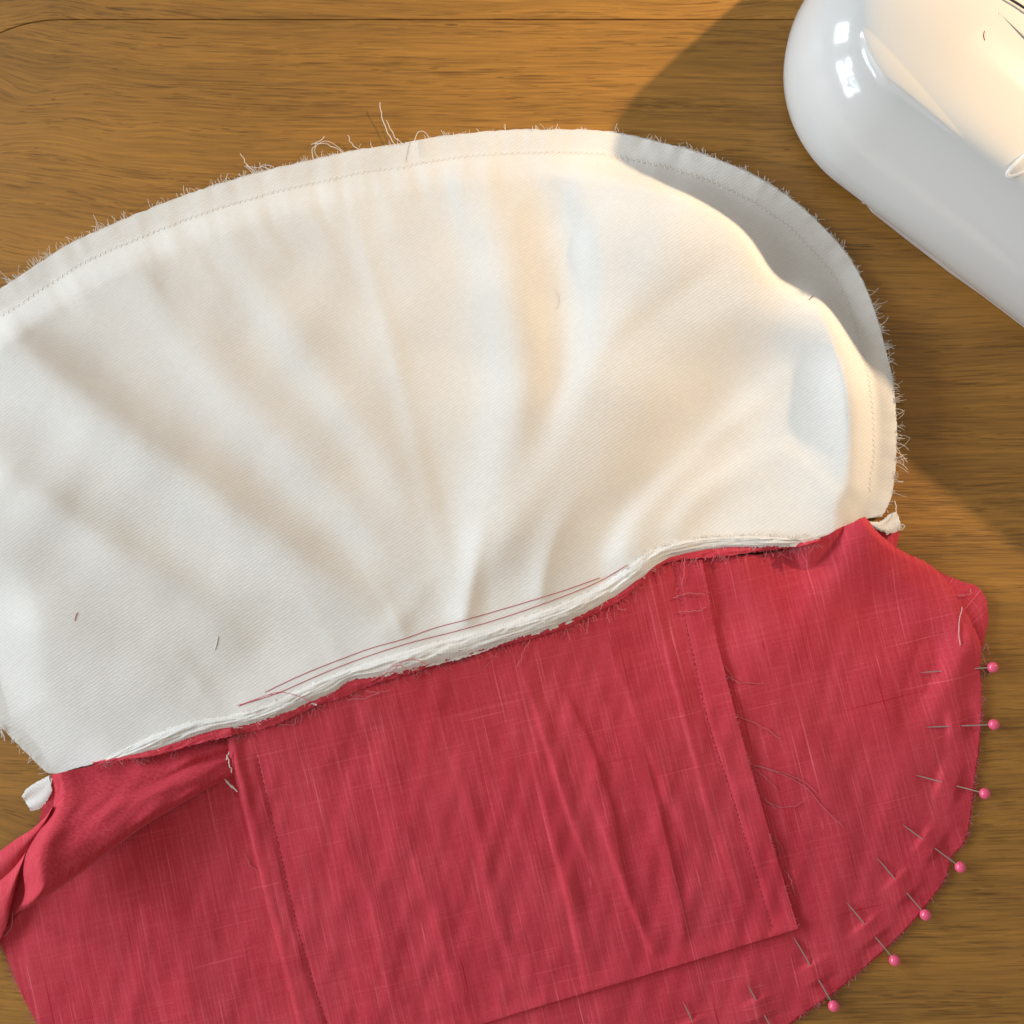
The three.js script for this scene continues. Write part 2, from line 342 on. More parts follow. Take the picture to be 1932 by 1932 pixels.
const crisp = total([
  fold([[255, 478, 0.3], [285, 530, 0.9], [330, 600, 0.3]], 22, 9), fold([[345, 438, 0.3], [385, 500, 0.9], [430, 570, 0.2]], 20, 9), fold([[470, 385, 0.3], [510, 440, 1.0], [560, 520, 0.3]], 24, 10),
  fold([[560, 352, 0.3], [600, 420, 0.9], [640, 500, 0.2]], 20, 9), fold([[712, 318, 0.4], [735, 370, 1.0], [752, 440, 0.3]], 20, 9), fold([[838, 292, 0.4], [856, 350, 1.2], [880, 430, 0.4]], 10, 24),
  fold([[1088, 300, 0.6], [1086, 350, 1.5], [1070, 420, 0.8], [1030, 480, 0.2]], 9, 26), fold([[1180, 330, 0.4], [1160, 390, 0.9], [1120, 450, 0.3]], 10, 24), fold([[980, 300, 0.3], [986, 350, 0.9], [970, 420, 0.3]], 10, 20),
  fold([[880, 1165, 1.6], [892, 1100, 1.4], [912, 1000, 0.5]], 10, 20), fold([[758, 1196, 1.3], [735, 1140, 0.9], [690, 1060, 0.3]], 16, 8), fold([[1022, 1120, 1.2], [1030, 1070, 1.0], [1056, 990, 0.3]], 9, 18), fold([[640, 1244, 0.8], [606, 1180, 0.7], [560, 1110, 0.2]], 16, 9),
  fold([[1600, 960, 0.8], [1540, 900, 0.9], [1480, 850, 0.4]], 14, 26), fold([[1625, 970, 0.8], [1610, 880, 0.8], [1605, 800, 0.3]], 10, 24), fold([[400, 1330, 0.6], [360, 1270, 0.7], [300, 1200, 0.2]], 20, 12),
]);
const hWhiteRaw = (x, y) => {
  const [de, , bi, bt] = nearest(outerLine, x, y), along = (bi + bt) * 14.5;
  const inside = sst(30, 96, de);
  const dl = nearest(leftLine, x, y)[0];
  const rightLift = 12 * gauss(x - 1665, 80) * gauss(y - 705, 150) + 3 * gauss(x - 1640, 120) * gauss(y - 900, 120);
  let h = 2.0 + rightLift * (0.75 + 0.25 * inside) + inside * (4.2 + 1.12 * whiteFolds(x, y)) + 0.5 * crisp(x, y) * sst(40, 70, de);
  h += (1 - inside) * (1.3 * gauss(along - 1450, 120) + 0.9);
  h += 0.8 * (n2(along * 0.016, 3) * 0.7 + n2(along * 0.04, 9) * 0.3) * gauss(de - 66, 46) * sst(1600, 1300, along);       // puckers gathered by the stitching
  h -= 0.15 * gauss(de - 45, 9) - 0.35 * n2(along * 0.03, 1) * sst(45, 0, de);
  h += 0.6 * n2(x * 0.0042, y * 0.0042) * inside + 0.07 * n2(x * 0.014, y * 0.014) * inside;
  h -= 5.5 * sst(120, 0, dl);
  h += 2.2 * gauss(nearest(seam, x, y)[0], 60) * sst(150, 400, x);
  return Math.max(0.9, h);
};
const hWhite = soften(hWhiteRaw, -120, 220, 1760, 1500, 5, 1);
mesh('back_panel', sheet({ top: outer.map(([x, y]) => [x + 1, y - 2]), bottom: seam, nu: 240, nv: 50, thick: 0.8, turn: 0.6, jag: 1.2, height: (x, y) => 1.0 + Math.min(6, 0.5 * Math.max(0, hWhite(x, y) - 3) * sst(0, 60, 40 - nearest(outerLine, x, y)[0])) }), twill, bag);
const TW = -0.60;
mesh('outer_panel', sheet({ wide: true, top: outer, bottom: seam, nu: 640, nv: 380, turn: TW - Math.PI / 2, jag: 0.8, height: hWhite }), twill, bag, { label: 'off-white twill outer panel with a curved stitched edge' });

// stitching along the curved edge: short raised stitches
{
  const line = spaced(outer, 420), parts = [];
  for (let i = 6; i < line.length - 8; i++) {
    const a = line[i], b = line[i + 1], tx = b[0] - a[0], ty = b[1] - a[1], L = Math.hypot(tx, ty), nx = -ty / L, ny = tx / L, o = 43 + 1.5 * n2(i * 0.05, 4) + (i % 2 ? 3.4 : -3.4);
    const x = a[0] + nx * o, y = a[1] + ny * o, x2 = x + tx * 0.62 + nx * (i % 2 ? -5 : 5), y2 = y + ty * 0.8 + ny * (i % 2 ? -5 : 5);
    parts.push(fibre([[x, y, hWhite(x, y) - 0.05], [(x + x2) / 2, (y + y2) / 2, hWhite((x + x2) / 2, (y + y2) / 2) + 0.10], [x2, y2, hWhite(x2, y2) - 0.05]], 0.17, 3, 4));
  }
  mesh('stitching', mergeGeometries(parts), plainWhite, bag, { kind: 'stuff' });
}
// raw seam edge: crumpled white layers along the join
const stripTop = [[200, 1432], [250, 1405], [300, 1382], [360, 1361], [440, 1348], [500, 1330], [560, 1303], [640, 1268], [720, 1241], [800, 1217], [900, 1190], [1000, 1160], [1080, 1130], [1140, 1100], [1180, 1073], [1220, 1044], [1260, 1026], [1320, 1014], [1400, 1009], [1480, 1011], [1546, 1016]];
const stripBot = [[200, 1441], [300, 1414], [400, 1380], [472, 1366], [540, 1343], [592, 1321], [626, 1308], [660, 1284], [712, 1277], [800, 1256], [900, 1228], [960, 1208], [1020, 1190], [1090, 1163], [1140, 1138], [1180, 1113], [1220, 1083], [1255, 1058], [1300, 1045], [1360, 1035], [1450, 1031], [1515, 1025], [1548, 1017]];
const hStrip = (x, y, s, t) => {
  const lay = Math.sin(Math.PI * clamp(t, 0.02, 0.98));
  return hWhite(x, y) + 0.35 + 1.9 * lay ** 0.6 * Math.min(1, 14 * s * (1 - s) + 0.1) + lay * (0.5 * n2(s * 11, t * 2.4) + 0.26 * n2b(s * 26, t * 5) + 0.16 * n2(s * 60, t * 3) + 0.30 * Math.abs(n2b(s * 7, t * 6))) - 3.5 * sst(0.95, 1, s);
};
mesh('seam_allowance', sheet({ top: stripTop, bottom: stripBot, nu: 620, nv: 26, height: hStrip, turn: 0.2, jag: 1.6, thick: 1.8 }), twill, bag, { label: 'crumpled raw white seam edge' });
// a second thin white layer below it
const layTop = stripBot.map(([x, y]) => [x, y - 7]);
mesh('seam_layer', sheet({ top: layTop, bottom: stripBot.map(([x, y], i) => [x, y + 4 + 2 * Math.sin(i * 2.1)]), nu: 420, nv: 5, turn: 0.2, jag: 1.2, thick: 0.8, height: (x, y, s, t) => hWhite(x, y) + 0.7 - 0.8 * t + 0.5 * n2(s * 40, 2) }), twill, bag);

// ---- red lining
const rightEdge = [[1632, 974], [1662, 1010], [1700, 1038], [1750, 1063], [1790, 1098], [1815, 1140], [1838, 1185], [1851, 1220], [1848, 1260], [1851, 1310], [1847, 1400], [1839, 1460], [1831, 1530], [1818, 1588], [1794, 1616], [1784, 1652], [1750, 1702], [1700, 1760], [1640, 1815], [1580, 1866], [1540, 1894], [1490, 1930], [1430, 1990]];
const PINS = [   // head, where it enters the cloth, where it comes out, point
  [[1873, 1259], [1824, 1262], [1773, 1265], [1735, 1269], 'pink-headed pin nearest the loose frayed corner, topmost of the row'],
  [[1875, 1367], [1823, 1368], [1785, 1370], [1745, 1372], 'pink-headed pin lying level, second down the pinned red edge'],
  [[1858, 1497], [1813, 1486], [1766, 1474], [1726, 1462], 'slightly tilted pink-headed pin, third down the pinned red edge'],
  [[1812, 1636], [1772, 1605], [1734, 1579], [1702, 1555], 'pink-headed pin in the notch of the wavy red edge, fourth down the row'],
  [[1746, 1726], [1719, 1693], [1685, 1654], [1654, 1618], 'pink-headed pin on the lower curve, fifth down the pinned red edge'],
  [[1688, 1812], [1657, 1774], [1628, 1738], [1596, 1701], 'pink-headed pin sixth down the row, between the pocket corner and the table'],
  [[1573, 1898], [1549, 1855], [1528, 1815], [1497, 1767], 'lowest pin with its pink head in view, its point just under the pocket corner'],
  [[1480, 1985], [1443, 1924], [1424, 1882], [1410, 1857], 'pin with only point and bare shaft showing, right one of two at the bottom'],
  [[1352, 2025], [1316, 1950], [1304, 1920], [1288, 1888], 'pin showing just its short point, left one of two at the bottom'],
];
const liningTop = [[-5, 1766], [60, 1700], [200, 1580], [330, 1470], [430, 1398], [540, 1352], [660, 1302], [800, 1262], [1020, 1193], [1140, 1141], [1240, 1064], [1320, 1051], [1450, 1044], [1525, 1026], [1580, 999], [1632, 974]];
const redFolds = soften(total([
  fold([[1634, 978, 9], [1610, 1040, 6.5], [1570, 1110, 4], [1500, 1200, 2], [1440, 1270, 0.8]], 46, 70),
  fold([[1640, 990, 4], [1690, 1060, 5], [1760, 1130, 3.5], [1810, 1190, 3]], 60, 60),
  fold([[1836, 1215, 3], [1810, 1250, 3], [1780, 1310, 2], [1740, 1400, 1], [1700, 1520, 0.4]], 34, 34),
  fold([[1770, 1215, -2.4], [1745, 1290, -2.2], [1720, 1330, -1]], 36, 30),
  fold([[1545, 1040, -3.2], [1490, 1070, -2.2], [1400, 1090, -0.6]], 30, 34),
  fold([[1400, 1080, 1.6], [1440, 1150, 1.6], [1420, 1230, 1.4], [1390, 1300, 0.6]], 40, 60),
  fold([[1500, 1330, 0.8], [1560, 1480, 1.0], [1600, 1620, 0.7]], 50, 30),
  fold([[1640, 1300, 0.8], [1690, 1420, 0.8], [1690, 1540, 0.6]], 40, 40),
  fold([[1430, 1850, 0.8], [1380, 1960, 1]], 30, 40), fold([[1560, 1760, 0.8], [1600, 1840, 0.8]], 40, 40),
  fold([[60, 1790, 0.8], [240, 1830, 0.9], [420, 1900, 0.5]], 60, 60), fold([[260, 1600, 0.6], [330, 1760, 0.9], [380, 1930, 0.7]], 40, 50),
]), -40, 940, 1900, 2120, 7, 3);
const seamRise = spaced(liningTop.slice(4), 40), edgeLine = spaced(rightEdge, 90);
const hLiningBase = (x, y) => {
  const ds = nearest(seamRise, x, y)[0], de = nearest(edgeLine, x, y)[0];
  let h = 1.7 + 4.2 * gauss(ds, 85) * sst(380, 520, x) + redFolds(x, y) * sst(-6, 20, de + 8);
  h += 0.35 * n2(x * 0.007, y * 0.007) + 0.12 * n2(x * 0.02, y * 0.012) + 0.25 * n2((x + 0.25 * y) * 0.018, y * 0.002);
  h -= 0.5 * sst(50, 0, de) * (0.4 + 0.6 * n2(x * 0.02, y * 0.02));
  if (x > 1490 && x < 1650 && y < 1090) h = Math.max(h, hWhite(x, y) + 1.2 - 0.12 * ds - 8 * sst(1632, 1650, x) - 6 * sst(1530, 1490, x));
  return Math.max(0.85, h);
};
const pinTip = (d) => Math.max(2.2, hLiningBase(d[0], d[1]) + 0.45);
const pinBumps = PINS.map(([a, b, c, d]) => {
  const L = Math.hypot(c[0] - b[0], c[1] - b[1]);
  const mx = (b[0] + c[0]) / 2, my = (b[1] + c[1]) / 2, f = Math.hypot(mx - a[0], my - a[1]) / Math.hypot(d[0] - a[0], d[1] - a[1]);
  const up = Math.max(0.6, lerp(2.5, pinTip(d), f) - hLiningBase(mx, my) + 0.6);
  return (x, y) => {
    if (Math.abs(x - b[0]) > 160 || Math.abs(y - b[1]) > 160) return 0;
    const dx = (c[0] - b[0]) / L, dy = (c[1] - b[1]) / L, r = (x - b[0]) * dx + (y - b[1]) * dy, q = (x - b[0]) * -dy + (y - b[1]) * dx;
    return up * gauss(q, 26) * sst(-3, 11, r) * sst(L + 3, L - 11, r) - 0.4 * gauss(q, 22) * (gauss(r + 12, 16) + gauss(r - L - 12, 16));
  };
});
const hLining = (x, y) => { let h = hLiningBase(x, y); for (const b of pinBumps) h += b(x, y); return h; };
const LT = -0.235;
mesh('lining_panel', sheet({ wide: true, top: liningTop, bottom: [[128, 2040], [500, 2090], [900, 2090], [1200, 2060], [1430, 1990]], left: [[-5, 1766], [12, 1805], [42, 1878], [84, 1955], [128, 2040]], right: rightEdge, nu: 460, nv: 330, height: hLining, turn: LT, jag: 0.9, thick: 0.7 }), linen, bag, { label: 'red linen lining panel pinned along its curved edge' });
// the layer underneath, showing at the loose corner
const backEdge = [[1700, 1046], [1740, 1060], [1775, 1080], [1812, 1096], [1843, 1106], [1858, 1124], [1864, 1150], [1862, 1185], [1856, 1212], [1850, 1240], [1850, 1262], [1853, 1312], [1849, 1401], [1841, 1462], [1833, 1532], [1820, 1590], [1796, 1618], [1786, 1654], [1752, 1704], [1702, 1762], [1642, 1817], [1582, 1868], [1542, 1897], [1490, 1935]];
const hBack = (x, y, s, t) => 0.75 + (2.2 * gauss(x - 1858, 16) + 2.6 * gauss(x - 1800, 60)) * gauss(y - 1130, 75) * (1 - 0.35 * sst(0.8, 1, t));
mesh('back_lining', sheet({ top: backEdge.map(([x, y]) => [lerp(x, 1480, 0.35), lerp(y, 1400, 0.35)]), bottom: backEdge, nu: 260, nv: 34, height: (x, y, s, t) => Math.min(hBack(x, y, s, t), Math.max(0.45, x < 1790 || y > 1225 ? hLining(x, y) - 0.5 : 9)), turn: LT + 0.5, jag: 0.8, thick: 0.6 }), linen, bag, { label: 'second red layer showing beyond the loose corner' });

// pocket with turned and stitched sides
const pocketRight = [[1325, 1056], [1335, 1110], [1345, 1170], [1368, 1270], [1400, 1390], [1440, 1530], [1475, 1650], [1506, 1752]];
const pocketLeft = [[428, 1394], [436, 1440], [449, 1490], [476, 1600], [511, 1740], [546, 1880], [588, 2040]];
const pocketTop = [[428, 1394], [504, 1368], [592, 1326], [640, 1310], [700, 1286], [800, 1260], [960, 1214], [1060, 1178], [1140, 1142], [1200, 1100], [1250, 1068], [1290, 1058], [1325, 1056]];
const pocketBottom = [[588, 2040], [760, 1982], [910, 1932], [1050, 1889], [1180, 1851], [1350, 1800], [1506, 1752]];
const pocketFolds = total([
  fold([[985, 1262, 0.2], [1010, 1330, 0.9], [1045, 1440, 1.3], [1085, 1560, 1.0], [1120, 1640, 0.4]], 6.48, 18.72),
  fold([[1060, 1300, 0.4], [1110, 1400, 1.2], [1150, 1520, 1.3], [1170, 1620, 0.8], [1185, 1700, 0.4]], 21.6, 7.2),
  fold([[1010, 1440, 0.3], [1040, 1560, 0.9], [1075, 1690, 1.3], [1085, 1740, 1.2], [1110, 1860, 0.7]], 8.64, 21.6),
  fold([[1180, 1330, 0.3], [1220, 1450, 1.0], [1250, 1560, 1.2], [1280, 1700, 1.2], [1290, 1760, 0.8]], 21.6, 8.64),
  fold([[1110, 1480, 0.2], [1150, 1590, 0.9], [1190, 1700, 1.1], [1230, 1790, 1.0]], 7.2, 17.28),
  fold([[1140, 1200, 0.5], [1180, 1290, 1.0], [1230, 1420, 0.9], [1300, 1580, 0.5]], 10.08, 21.6),
  fold([[1225, 1130, 0.6], [1260, 1230, 1.1], [1300, 1370, 0.9], [1340, 1520, 0.8], [1400, 1690, 0.6]], 8.64, 18.72),
  fold([[700, 1330, 0.3], [715, 1400, 0.7], [735, 1500, 0.8], [750, 1600, 0.4]], 18.72, 28.8),
  fold([[860, 1440, 0.3], [900, 1560, 0.7], [930, 1700, 0.8], [960, 1800, 0.5]], 10.08, 17.28),
  fold([[640, 1560, 0.3], [700, 1700, 0.7], [740, 1880, 0.8]], 14.4, 28.8),
  fold([[760, 1560, 0.2], [830, 1750, 0.7], [860, 1880, 0.6]], 10.08, 21.6),
  fold([[1340, 1220, 0.3], [1370, 1330, 0.8], [1390, 1420, 0.4]], 8.64, 11.52),
]);
const leftStitch = [[484, 1430], [500, 1490], [526, 1600], [558, 1740], [592, 1860], [624, 1960]], rightStitch = [[1272, 1074], [1284, 1130], [1306, 1230], [1338, 1370], [1380, 1500], [1420, 1630], [1456, 1752]];
const ls = spaced(leftStitch, 30), rs = spaced(rightStitch, 30), pr = spaced(pocketRight, 30), plft = spaced(pocketLeft, 30), pb = spaced(pocketBottom, 30);
const hPocket = (x, y, s, t) => {
  const d = Math.min(nearest(ls, x, y)[0], nearest(rs, x, y)[0]), dr = nearest(pr, x, y)[0], dlf = nearest(plft, x, y)[0], db = nearest(pb, x, y)[0];
  const hem = sst(62, 44, dr) + sst(62, 44, dlf);
  return hLining(x, y) + 0.95 + 0.9 * 0.95 * pocketFolds(x, y) * sst(0, 60, Math.min(dr, dlf)) + 0.55 * hem - 0.5 * gauss(d, 7)
    + 0.9 * gauss(dr, 16) * (0.5 + 0.5 * n2(y * 0.012, 7)) + 0.9 * gauss(db, 22) + 0.05 * n2((x - 0.27 * y) * 0.04, y * 0.004) + 0.2 * n2(x * 0.012, y * 0.012) + (0.3 + 1.6 * sst(1620, 1420, y)) * gauss(dlf - 12, 11) - 0.45 * gauss(dlf, 5);
};
mesh('pocket', sheet({ wide: true, top: pocketTop, bottom: pocketBottom, left: pocketLeft, right: pocketRight, nu: 420, nv: 320, height: hPocket, turn: LT, jag: 0.5, thick: 1.5 }), linen, bag, { label: 'red linen pocket with stitched side hems and creases' });
{
  const parts = [];
  for (const line of [spaced(leftStitch, 58), spaced(rightStitch, 74)]) for (let i = 0; i < line.length - 1; i++) {
    const [x, y] = line[i], [x2, y2] = line[i + 1], e = 0.72, bx = lerp(x, x2, e), by = lerp(y, y2, e), w = i % 2 ? 1.2 : -1.2;
    parts.push(fibre([[x - w, y, hPocket(x, y) - 0.08], [(x + bx) / 2, (y + by) / 2, hPocket((x + bx) / 2, (y + by) / 2) + rr(0.02, 0.14)], [bx + w * rr(0.4, 1.8), by, hPocket(bx, by) - 0.08]], rr(0.13, 0.2), 3, 4));
  }
  mesh('pocket_stitching', mergeGeometries(parts), darkRedThread, bag, { kind: 'stuff' });
}
// narrow lining edge between the white seam and the pocket
const flangeBot = [[175, 1446], [220, 1437], [296, 1425], [368, 1405], [428, 1391], [504, 1373], [560, 1350], [592, 1334], [640, 1318], [700, 1293], [772, 1271], [860, 1245], [960, 1217], [1020, 1200], [1070, 1184], [1110, 1164], [1150, 1144], [1185, 1122], [1215, 1096], [1250, 1067], [1290, 1056], [1340, 1052], [1440, 1040], [1510, 1032], [1545, 1024]];
const flangeTop = [[175, 1438], [300, 1408], [400, 1374], [472, 1360], [540, 1337], [592, 1315], [640, 1290], [712, 1268], [800, 1248], [900, 1220], [960, 1200], [1020, 1182], [1090, 1155], [1140, 1130], [1180, 1105], [1220, 1075], [1255, 1050], [1300, 1039], [1360, 1030], [1450, 1027], [1520, 1022], [1548, 1016]];
const hFlange = (x, y, s, t) => lerp(Math.max(hWhite(x, y), hLining(x, y)) + 0.2, Math.max(hLining(x, y) + 2.1, x > 430 && x < 1325 ? hPocket(x, y) + 0.6 : 0, x < 440 ? 8.2 * sst(120, 260, x) + 1.4 : 0), t) + 0.8 * Math.sin(Math.PI * t) + 0.4 * n2(s * 40, t * 2);
mesh('lining_seam_allowance', sheet({ top: flangeTop, bottom: flangeBot, nu: 460, nv: 10, height: hFlange, turn: LT, jag: 1.3, thick: 0.8 }), linen, bag);

// bunched fold of lining at the left corner
const flapTop = [[96, 1462], [150, 1450], [220, 1436], [300, 1424], [368, 1404], [444, 1388]], flapBot = [[28, 1724], [67, 1705], [135, 1660], [202, 1610], [270, 1560], [337, 1520], [390, 1489], [450, 1458]];
const hFlap = (x, y, s, t) => {
  const k = 1 - s, roll = 0.34 + 0.66 * Math.sqrt(Math.max(0, 1 - Math.max(0, (t - 0.84) / 0.16) ** 2));
  const crown = lerp(9, 23, sst(0.05, 0.75, t)) * (0.06 + 0.94 * k ** 0.6);
  const edge = sst(0, 0.05 + 0.04 * t, s);
  return (1.4 - 0.2 * s) + crown * roll * (0.55 + 0.45 * edge) + 2.6 * gauss(s - 0.09, 0.07) * roll * Math.sin(Math.PI * clamp(t * 0.8 + 0.1)) - 1.7 * gauss(t - 0.36 - 0.1 * k, 0.10) * sst(0.35, 0.85, s) + 1.1 * gauss(t - 0.22, 0.12) * s + 0.5 * n2(s * 4, t * 3);
};
mesh('lining_fold', sheet({ steep: true, top: flapTop, bottom: flapBot, left: [[96, 1462], [103, 1490], [101, 1512], [92, 1540], [66, 1580], [50, 1610], [44, 1640], [46, 1690], [28, 1724]], right: [[444, 1388], [447, 1425], [450, 1458]], nu: 150, nv: 130, height: hFlap, turn: LT + 0.9, thick: 0.8 }), linenBack, bag, { label: 'bunched fold of red lining at the left corner' });
mesh('lining_edge', sheet({ top: [[-60, 1660], [0, 1606], [30, 1584], [63, 1562], [88, 1538], [98, 1522]], bottom: [[-60, 1730], [0, 1668], [24, 1642], [47, 1612], [76, 1574], [98, 1528]], nu: 90, nv: 20, turn: LT + 0.4, jag: 0.7, thick: 0.7, height: (x, y, s, t) => 1.5 + 6.5 * sst(0.2, 1, s) + 3.6 * Math.sin(Math.PI * Math.min(1, t * 0.9 + 0.1)) * (0.6 + 0.4 * s) }), linen, bag, { label: 'inner red edge turned up at the left corner' });
mesh('lining_edge', sheet({ top: [[-60, 1732], [0, 1660], [24, 1636], [47, 1606], [74, 1574]], bottom: [[-40, 1830], [0, 1772], [13, 1740], [20, 1706], [29, 1672], [43, 1628], [50, 1603], [76, 1578]], nu: 90, nv: 24, turn: LT + 0.6, jag: 0.7, thick: 0.7, height: (x, y, s, t) => 1.3 + 8.2 * Math.sin(Math.PI * (0.12 + 0.55 * t)) * (0.55 + 0.45 * s) - 0.8 }), linen, bag, { label: 'outer red edge curling over at the left frame' });
mesh('lining_panel', sheet({ top: [[-40, 1640], [20, 1610], [70, 1570]], bottom: [[-30, 1775], [10, 1765], [90, 1690]], nu: 30, nv: 30, turn: LT, thick: 0.5, height: () => 0.9 }), linen, bag);
// zip ends poking out of the two corners
mesh('tape_end', sheet({ top: [[92, 1464], [72, 1474], [52, 1487], [41, 1502]], bottom: [[98, 1490], [88, 1512], [74, 1526], [58, 1530]], nu: 40, nv: 24, turn: 0.3, jag: 1.0, thick: 1.2, height: (x, y, s, t) => 6.5 - 2.6 * s + 0.35 * Math.sin(Math.PI * t) + 0.5 * Math.sin(t * 9 + s) * s }), twill, bag, { label: 'frayed white tape end at the left corner' });
mesh('tape_end', sheet({ top: [[1640, 984], [1662, 984], [1680, 970], [1692, 966]], bottom: [[1644, 992], [1666, 1003], [1684, 1006], [1702, 996]], nu: 40, nv: 24, turn: 0.3, jag: 1.4, thick: 1.0, height: (x, y, s, t) => 8.2 - 2.2 * s + 0.7 * Math.sin(Math.PI * t) + 0.5 * Math.sin(t * 8 + s * 2) * s }), twill, bag, { label: 'frayed white tape end at the right corner' });
mesh('lining_tab', sheet({ top: [[1640, 986], [1660, 994], [1680, 1000], [1697, 1003]], bottom: [[1646, 1000], [1664, 1014], [1680, 1026], [1692, 1033]], nu: 24, nv: 12, turn: LT, jag: 0.6, thick: 0.8, height: (x, y, s, t) => 4.0 - 2.0 * s }), linen, bag);
mesh('lining_tab', sheet({ top: [[98, 1470], [88, 1500], [78, 1530], [74, 1548]], bottom: [[106, 1474], [104, 1512], [98, 1534], [80, 1556]], nu: 24, nv: 10, turn: LT, jag: 0.6, thick: 0.8, height: () => 5.2 }), linen, bag);

// red stitch lines on the white panel beside the join
for (const pts of [[[452, 1331], [520, 1309], [620, 1266], [700, 1236], [780, 1211], [860, 1191], [950, 1165], [1050, 1130], [1130, 1097], [1184, 1066]], [[500, 1306], [570, 1273], [640, 1245], [700, 1223], [760, 1206], [820, 1185], [880, 1169], [1000, 1134], [1070, 1112], [1132, 1090]]]) {
  const line = spaced(pts, 120);
  mesh('stitch_line', mergeGeometries(line.slice(0, -1).map(([x, y], i) => {
    const [x2, y2] = line[i + 1], bx = lerp(x, x2, 0.93), by = lerp(y, y2, 0.93), mx = (x + bx) / 2, my = (y + by) / 2;
    return fibre([[x, y, hWhite(x, y) + 0.05], [mx, my, hWhite(mx, my) + 0.2], [bx, by, hWhite(bx, by) + 0.05]], 0.15, 3, 4);
  })), redThread, bag);
}
// frayed raw edges
mesh('frayed_edge', mergeGeometries([
  fray(outer.slice(0, 9), (x, y) => 2.2, { n: 190, len: 20, r: 0.11, out: 1, spread: 0.9 }),
  fray(outer.slice(8, 20), (x, y) => 2.2, { n: 110, len: 15, r: 0.10, out: 1, spread: 0.9 }),
  fray(outer.slice(19, 28), (x, y) => hWhite(x, y) - 0.3, { n: 150, len: 14, r: 0.11, out: 1, spread: 1.0 }),
  fray(outer.slice(27, 36), (x, y) => hWhite(x, y) - 0.3, { n: 120, len: 26, r: 0.12, out: 1, spread: 0.8, rise: 1.5 }),
  fray(seam.slice(0, 5), (x, y) => 2.0, { n: 40, len: 16, r: 0.12, out: -1, spread: 0.7 }),
]), plainWhite, bag, { kind: 'stuff', label: 'short broken white threads along the curved edge' });
mesh('frayed_edge', mergeGeometries([
  fray(stripTop.slice(14), (x, y) => hWhite(x, y) + 1.4, { n: 110, len: 9, r: 0.11, out: 1, spread: 1.2, rise: 0.9 }),
  fray(stripBot, (x, y) => hWhite(x, y) + 1.0, { n: 70, len: 9, r: 0.09, out: -1, spread: 1.6, rise: 0.8 }),
]), plainWhite, bag, { kind: 'stuff' });
mesh('frayed_edge', mergeGeometries([
  fray(flangeBot, (x, y) => (x > 440 ? hPocket(x, y) + 0.5 : hFlap(x, y, clamp((x - 96) / 336), 0) + 1.2), { n: 330, len: 20, r: 0.13, out: -1, spread: 1.3, rise: 0.7 }),
  fray(rightEdge.slice(7), (x, y) => Math.max(0.7, hLining(x, y) - 0.3), { n: 300, len: 12, r: 0.12, out: 1, spread: 0.9 }),
  fray([[-5, 1766], [42, 1878], [84, 1955]], () => 1.2, { n: 80, len: 12, r: 0.12, out: -1, spread: 0.9 }),
  fray(pocketRight.slice(1), (x, y) => hPocket(x, y), { n: 50, len: 7, r: 0.09, out: 1, spread: 0.9 }),
  fray(pocketLeft, (x, y) => hPocket(x, y), { n: 30, len: 6, r: 0.09, out: -1, spread: 0.9 }),
]), looseRed, bag, { kind: 'stuff', label: 'short broken red threads along the raw lining edges' });

// longer loose threads, one by one
const loose = (mat, pts, r, lift = 0.4, on = null) => mesh('loose_thread', fibre(pts.map(([x, y, h]) => [x, y, h !== undefined ? h : on(x, y) + lift]), r, 28, 5), mat, bag);
for (const [pts, r] of [
  [[[487, 335, 2.4], [470, 315, 1.8], [461, 302, 2.2], [453, 290, 3]], 0.16], [[[517, 325, 2.4], [500, 315, 2.6], [482, 316, 1.4], [464, 312, 0.8]], 0.16], [[[521, 323, 2.4], [512, 313, 2.6], [492, 312, 2]], 0.13],
  [[[595, 305, 2.4], [588, 288, 3], [598, 270, 4], [612, 257, 4]], 0.16], [[[650, 290, 2.4], [630, 277, 3.4], [606, 270, 3], [587, 273, 1.6]], 0.16], [[[608, 303, 2.4], [594, 290, 4], [600, 272, 5], [622, 268, 4], [648, 286, 2.2]], 0.13],
  [[[678, 284, 2.2], [662, 270, 2], [656, 255, 3]], 0.15], [[[748, 275, 2.4], [732, 252, 2], [722, 225, 2.4], [717, 193, 3.5]], 0.17], [[[760, 272, 2.4], [745, 258, 2], [734, 240, 1.6], [729, 227, 2]], 0.15],
  [[[779, 298, 4.5], [782, 268, 4], [790, 248, 4], [800, 247, 4], [810, 262, 2.6]], 0.15], [[[440, 343, 2.2], [430, 342, 2], [425, 336, 2]], 0.14], [[[363, 370, 2], [355, 362, 2], [352, 354, 2.4]], 0.14], [[[548, 315, 2], [558, 310, 1.6], [568, 305, 2]], 0.12],
]) loose(plainWhite, pts, r);
